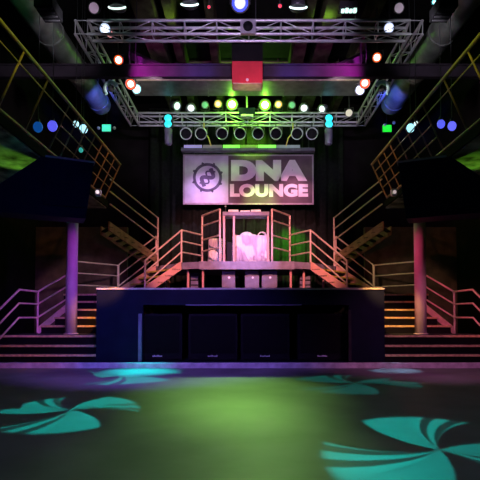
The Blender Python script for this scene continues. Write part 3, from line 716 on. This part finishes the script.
# centre unit under the red box
c = at(247, 111, 15.1)
t = thing('centre_projector', c, 'small blue-grey unit between the two bright green lamps', 'projector')
MB().box(c+Vector((-0.26, 0, -0.10)), c+Vector((0.26, 0.18, 0.12)), 0.02).build('body', E((0.03, 0.08, 0.2), 0.5) if False else M['bluebin'], t)
MB().box(c+Vector((-0.2, -0.02, -0.2)), c+Vector((0.2, 0.18, -0.10)), 0.02).build('base', M['white'], t)
MB().tube(c+Vector((0, 0.09, 0.12)), c+Vector((0, 0.09, 0.5)), 0.025).build('mount', M['fixg'], t)

# red box hanging in the middle
a = at(232, 82.5, 11.0); b = at(262.5, 40, 11.0)
t = thing('red_cabinet', ((a.x+b.x)/2, 11.15, a.z), 'red box cabinet hanging below the front truss at centre', 'cabinet')
MB().box((a.x, 11.0, a.z), (b.x, 11.38, a.z+0.86), 0.01).build('red_panel', M['red'], t)
MB().box((a.x+0.02, 11.01, a.z-0.02), (b.x-0.02, 11.37, a.z), 0.004).build('underside', M['redbot'], t)
MB().box((a.x-0.005, 10.995, a.z+0.5), (b.x+0.005, 11.385, b.z), 0.01).build('top_cover', M['black'], t)
MB().tube(((a.x+b.x)/2, 10.985, a.z+0.06), ((a.x+b.x)/2, 11.0, a.z+0.06), 0.035, 12).build('badge', M['white'], t)
MB().tube(((a.x+b.x)/2-0.2, 11.1, b.z), ((a.x+b.x)/2-0.2, 11.1, TB+0.2), 0.015, 6).tube(((a.x+b.x)/2+0.2, 11.1, b.z), ((a.x+b.x)/2+0.2, 11.1, 9.0), 0.015, 6).build('hanger', M['fix'], t)
# speaker inside front truss centre
c = at(248, 27, 10.5)
t = thing('truss_lamp', c, 'square purple-lit bracket with round dark lamp at front truss centre', 'stage light')
MB().box(c+Vector((-0.17, -0.02, -0.15)), c+Vector((0.17, 0.05, 0.15)), 0.01).build('bracket', M['truss'], t)
MB().lathe([(0.11, 0), (0.11, 0.03), (0, 0.03)], 20, mtx=Matrix.Translation(c+Vector((0, -0.021, 0))) @ Matrix.Rotation(PI/2, 4, 'X')).build('lens', M['lens'], t)

# side fixtures
OR2 = (1.0, 0.13, 0.02)
sides = [
 (105, 29, 10.7, (0.6, 0.75, 1.0), 3.2, (0.5, -1, -0.6), 0.28, 'white-blue glowing light on the front left corner of truss'),
 (110, 34, 10.95, (1.0, 0.35, 0.35), 1.1, (0.5, -1, -0.5), 0.18, 'small pink-red lamp beside the white one at front left corner'),
 (389, 28, 10.7, (0.6, 0.7, 1.0), 3.2, (-0.5, -1, -0.6), 0.26, 'white-blue glowing light on the front right corner of truss'),
 (118.5, 60, 11.2, OR2, 7.0, (0.4, -1, -0.5), 0.25, 'orange glowing lamp just above the beam at left'),
 (377, 57.5, 11.2, OR2, 7.0, (-0.4, -1, -0.5), 0.25, 'orange glowing lamp just above the beam at right'),
 (130.5, 84, 12.3, (1.0, 0.07, 0.02), 1.6, (0.5, -1, -0.5), 0.30, 'red lamp just below the beam on the left side truss'),
 (136.5, 89, 12.7, (0.3, 0.85, 0.9), 1.6, (0.6, -1, -0.7), 0.28, 'pale cyan lamp beside the red one, left side truss'),
 (365, 83, 12.3, (1.0, 0.07, 0.02), 1.6, (-0.5, -1, -0.5), 0.30, 'red lamp just below the beam on the right side truss'),
 (360, 90, 12.7, (0.6, 0.7, 1.0), 1.8, (-0.6, -1, -0.7), 0.28, 'pale white lamp beside the red one, right side truss'),
 (349, 113, 15.1, (0.6, 0.6, 0.45), 0.5, (-0.3, -1, -0.4), 0.26, 'dim cream lamp on the far right of back truss')]
for px, py, Y, c, s, d, sz, lb in sides:
    head_fixture('spot_light', px, py, Y, sz, c, s, d, lb, 'spot lamps on the side trusses', top=9.0)
# ring-shaped scanner bodies
for px, Y in ((111, 12.6), (382, 12.6)):
    c = at(px, 89, Y); sd = 'left' if px < 246 else 'right'; sg = -1 if px < 246 else 1
    t = thing('curved_scanner', c, f'curved pale teal light housing hanging from the {sd} side truss', 'stage light', 'curved teal light housings')
    pts = [c+Vector((0.17*math.cos(a)*1, 0, 0.19*math.sin(a))) for a in [PI*0.15+k*PI*1.1/10 for k in range(11)]]
    if sg > 0: pts = [Vector((2*c.x-p.x, p.y, p.z)) for p in pts]
    MB().path(pts, 0.05, 10).build('housing', mat('teal_housing', (0.45, 0.75, 0.78), 0.4), t)
    MB().ball(c+Vector((0, 0.02, 0.02)), 0.09, 14, 10).build('lamp_body', M['fix'], t)
    MB().tube(c+Vector((0, 0, 0.2)), (c.x, c.y, TB), 0.018, 6).build('clamp', M['fix'], t)
# fixtures over the front truss: crescents of lit rims
for px, py, lb in ((118, 8, 'white-rimmed light above the left end of front truss'), (190, 5, 'white-rimmed light above the left middle of front truss'), (298, 8, 'white-rimmed light above the right middle of front truss')):
    c = at(px, py, 10.5); t = thing('rimmed_light', c, lb, 'stage light', 'white-rimmed lights over the front truss')
    MB().lathe([(0, 0.34), (0.12, 0.32), (0.16, 0.1), (0.185, 0.0), (0.15, -0.02), (0.0, -0.02)], 24, mtx=Matrix.Translation(c)).build('barrel', M['fix'], t)
    pts = [c+Vector((0.19*math.cos(a), -0.05-0.10*abs(math.sin(a)), 0.14*math.sin(a)*0.8)) for a in [PI*1.08+k*PI*0.84/10 for k in range(11)]]
    MB().path(pts, 0.022, 8).build('lit_rim', E((0.75, 1.0, 0.92), 1.4), t)
    MB().tube(c+Vector((0, 0, 0.3)), (c.x, c.y, 9.0), 0.02, 6).build('hanger', M['fix'], t)
c = at(349, 9, 10.5); t = thing('strip_lamp', c, 'short mint-green strip lamp above the right end of front truss', 'stage light')
MB().box(c+Vector((-0.2, 0, -0.03)), c+Vector((0.2, 0.15, 0.2)), 0.02).build('housing', M['fix'], t)
for k in range(4): MB().box(c+Vector((-0.17+k*0.09, -0.02, -0.07)), c+Vector((-0.10+k*0.09, 0.05, -0.0+0.02*(k % 2))), 0.01).build('lamp', E((0.6, 1.0, 0.85), 1.5), t)
MB().tube(c+Vector((0, 0.07, 0.2)), (c.x, c.y+0.07, 9.0), 0.02, 6).build('hanger', M['fix'], t)
for px, py, col, s, sz, lb in ((240, 3, (0.06, 0.10, 1.0), 1.5, 0.42, 'blue-lensed light above the centre of front truss'), (94, 8, (0.5, 0.35, 0.5), 0.4, 0.26, 'dim lilac light at the top left above truss'), (399, 8, (0.5, 0.4, 0.5), 0.4, 0.24, 'dim lilac light at the top right above truss'),
                           (280, 6, (1.0, 0.05, 0.08), 1.0, 0.09, 'tiny red indicator lamp right of the blue light'), (209, 7, (1.0, 0.05, 0.08), 0.8, 0.08, 'tiny red indicator lamp left of the blue light'),
                           (52, 1, (0.1, 0.8, 0.85), 1.4, 0.12, 'tiny teal lamp at the top left edge'), (434, 2, (0.1, 0.8, 0.85), 1.6, 0.12, 'tiny teal lamp at the top right edge')):
    head_fixture('ceiling_spot', px, py, 10.4, sz, col, s, (0, -1, -0.45), lb, 'small lamps above the front truss', top=9.0)

# emergency lamps with two heads
for px, py, col, lb in ((106.5, 128, (0.08, 0.95, 0.55), 'teal lit sign box with two small lamp heads, left of back truss'), (387, 128.5, (0.02, 0.95, 0.05), 'green lit sign box with two small lamp heads, right of back truss')):
    c = at(px, py, 16.2); t = thing('emergency_light', c, lb, 'emergency light', 'lit sign boxes with two lamp heads')
    MB().box(c+Vector((-0.16, 0, -0.13)), c+Vector((0.16, 0.1, 0.13)), 0.02).build('housing', M['fix'], t)
    MB().box(c+Vector((-0.15, -0.012, -0.12)), c+Vector((0.15, 0.0, 0.12)), 0.005).build('lit_face', E(col, 0.9), t)
    for s in (-1, 1):
        o = Vector((s*0.27, 0, 0.0)) if px < 200 else Vector((0.24 if s > 0 else -0.08, 0, 0.2 if s > 0 else 0.12))
        MB().ball(c+o, 0.055, 12, 8).build('lamp_head', M['white'], t)
    MB().tube(c+Vector((0, 0.05, 0.1)), (c.x, c.y+0.05, 9.0), 0.012, 6).build('mount', M['fix'], t)
# lamps on the balconies seen through the railing
bal = [(38, 127, 9.5, (0.01, 0.16, 0.7), 0.35, 0.19, 'soft blue lamp behind the left railing, left of two'), (52.5, 126, 9.8, (0.12, 0.12, 1.0), 0.9, 0.20, 'bright violet-blue lamp behind the left railing, right of two'),
       (76, 124, 11.4, (0.5, 0.9, 1.0), 1.3, 0.14, 'small white-cyan lamp above the left hung box, left of two'), (83.5, 129, 11.6, (0.45, 0.85, 1.0), 1.3, 0.2, 'larger white-cyan lamp above the left hung box, right of two'), (81, 150, 11.5, (0.05, 0.55, 0.5), 0.6, 0.11, 'tiny teal lamp low behind the left railing'),
       (441, 124, 9.8, (0.12, 0.14, 1.0), 0.9, 0.16, 'blue lamp behind the right railing, left of two'), (452, 126, 9.6, (0.15, 0.16, 1.0), 1.0, 0.17, 'blue lamp behind the right railing, right of two'),
       (410.5, 128, 11.4, (0.4, 0.85, 1.0), 1.3, 0.19, 'larger cyan lamp above the right hung box'), (416, 123.5, 11.4, (0.8, 0.95, 1.0), 1.2, 0.1, 'smaller white lamp above the right hung box')]
for px, py, Y, col, s, sz, lb in bal:
    c = at(px, py, Y); t = thing('balcony_lamp', c, lb, 'lamp', 'lamps on the balconies')
    MB().ball(c, sz/2, 16, 10, (1, 0.8, 1.15)).build('globe', E(col, s), t)
    MB().tube(c+Vector((0, 0, sz*0.5)), c+Vector((0, 0, sz*0.5+0.06)), 0.04, 10).build('cap', M['fix'], t)
    MB().tube(c+Vector((0, 0, sz*0.5+0.05)), (c.x, c.y, 9.0), 0.008, 6).build('cord', M['fix'], t)

# ------------------------------------------------------------ local spots added around the rig, without fixtures
spot('guard_fill', (-2.0, 10.6, 3.6), (-4.4, 14.3, 2.2), (0.95, 0.6, 0.75), 260, 26, 0.6)
spot('guard_fill', (2.0, 10.6, 3.6), (4.4, 14.3, 2.2), (1.0, 0.7, 0.4), 200, 26, 0.6)
spot('stair_rust', (-2.0, 9.5, 3.2), (-3.6, 14.6, 3.2), (1.0, 0.22, 0.15), 45, 22, 0.7)
spot('stair_rust', (2.0, 9.5, 3.2), (3.6, 14.6, 3.2), (1.0, 0.16, 0.15), 60, 22, 0.7)
for sx in (-1, 1):
    px = 246+sx*101
    spot('magenta_spot', at(px+sx*22, 62, 11.0)+Vector((0, 0, 0.1)), at(px-sx*6, 71, 11.7), (1.0, 0.03, 0.80), 110, 85, 1.0)
    spot('magenta_brace_spot', at(px+sx*26, 60, 12.4), at(px+sx*10, 55, 12.6), (0.9, 0.05, 0.9), 30, 100, 1.0)
    spot('blue_beam_spot', at(246+sx*45, 64, 10.9), at(246+sx*50, 71, 11.7), (0.10, 0.06, 1.0), 26, 90, 1.0)
spot('red_spot', (0.05, 9.9, 5.4), (0.05, 11.0, 6.35), (1.0, 0.10, 0.12), 55, 44, 1.0)
spot('under_green', (0.05, 11.3, 5.2), (0.05, 11.2, 6.3), (0.6, 1.0, 0.3), 14, 40, 1.0)
spot('banner_green', (0.5, 15.2, 6.3), (0.5, 17, 4.85), (0.45, 1.0, 0.2), 480, 40, 1.0)
spot('banner_violet', (-1.4, 15.6, 6.3), (-1.5, 17, 4.9), (0.80, 0.5, 1.0), 220, 76, 1.0)
spot('banner_pink', (1.7, 15.6, 6.3), (1.7, 17, 4.9), (1.0, 0.42, 0.62), 200, 70, 1.0)
spot('curtain_green', (1.6, 15.9, 4.9), (1.65, 17.6, 3.3), (0.12, 1.0, 0.03), 1500, 46, 1.0)
spot('curtain_green', (-2.6, 15.9, 5.2), (-2.7, 17.6, 3.6), (0.12, 0.9, 0.2), 60, 40, 1.0)
spot('backdrop_green', (0.2, 16.2, 8.3), (0.2, 17.6, 7.0), (0.35, 1.0, 0.04), 700, 62, 1.0)
spot('par_rim_light', (0.2, 16.4, 8.0), (0.2, 15.3, 6.7), (0.55, 1.0, 0.35), 130, 95, 0.7)
spot('row_wash', (0, 12.0, 7.0), (0, 15.6, 7.55), (0.8, 0.65, 1.0), 60, 60, 0.8)
spot('truss_violet', (0, 5.2, 5.6), (0, 10.7, 7.2), (0.80, 0.55, 1.0), 900, 50, 0.4)
spot('joist_green', (-1.6, 11.7, 8.0), (-1.9, 11.5, 8.9), (0.6, 1.0, 0.1), 22, 100, 0.8)
spot('joist_green', (2.0, 11.7, 8.0), (1.9, 11.5, 8.9), (0.5, 1.0, 0.1), 22, 100, 0.8)
for sx in (-1, 1):
    spot('rail_yellow', (sx*1.0, 5.2, 5.9), (sx*3.45, 6.9, 5.55), (0.80, 1.0, 0.05), 220, 38, 0.6)
    spot('rail_amber', (sx*1.2, 9.9, 5.4), (sx*3.5, 12.0, 4.7), (1.0, 0.45, 0.12), 130, 34, 0.9)
    spot('soffit_green', (sx*4.7, 10.0, 2.7), (sx*4.35, 8.75, 3.9), (0.35, 1.0, 0.08), 34, 62, 0.5)  # added unseen spot behind the hung box
    spot('duct_blue', (sx*3.6, 12.6, 6.75), (sx*4.5, 14.3, 7.5), (0.08, 0.12, 1.0), 420, 36, 0.8)
    spot('duct_white', (sx*3.0, 8.5, 6.3), (sx*4.6, 10.8, 7.6), (0.80, 0.72, 0.85), 150, 56, 0.9)
    spot('side_truss', (sx*2.0, 11.6, 6.6), (sx*3.8, 13.6, 7.2), (0.95, 0.75, 0.75), 150, 80, 0.8)
    spot('back_truss_wash', (sx*2.4, 13.0, 6.3), (sx*2.4, 15.6, 7.1), (0.9, 0.85, 1.0), 60, 70, 0.8)
spot('duct_green', (-3.3, 7.2, 6.4), (-4.5, 8.6, 7.6), (0.1, 1.0, 0.3), 110, 60, 0.9)
for o in list(bpy.data.objects):
    if '_w' in o: del o['_w']
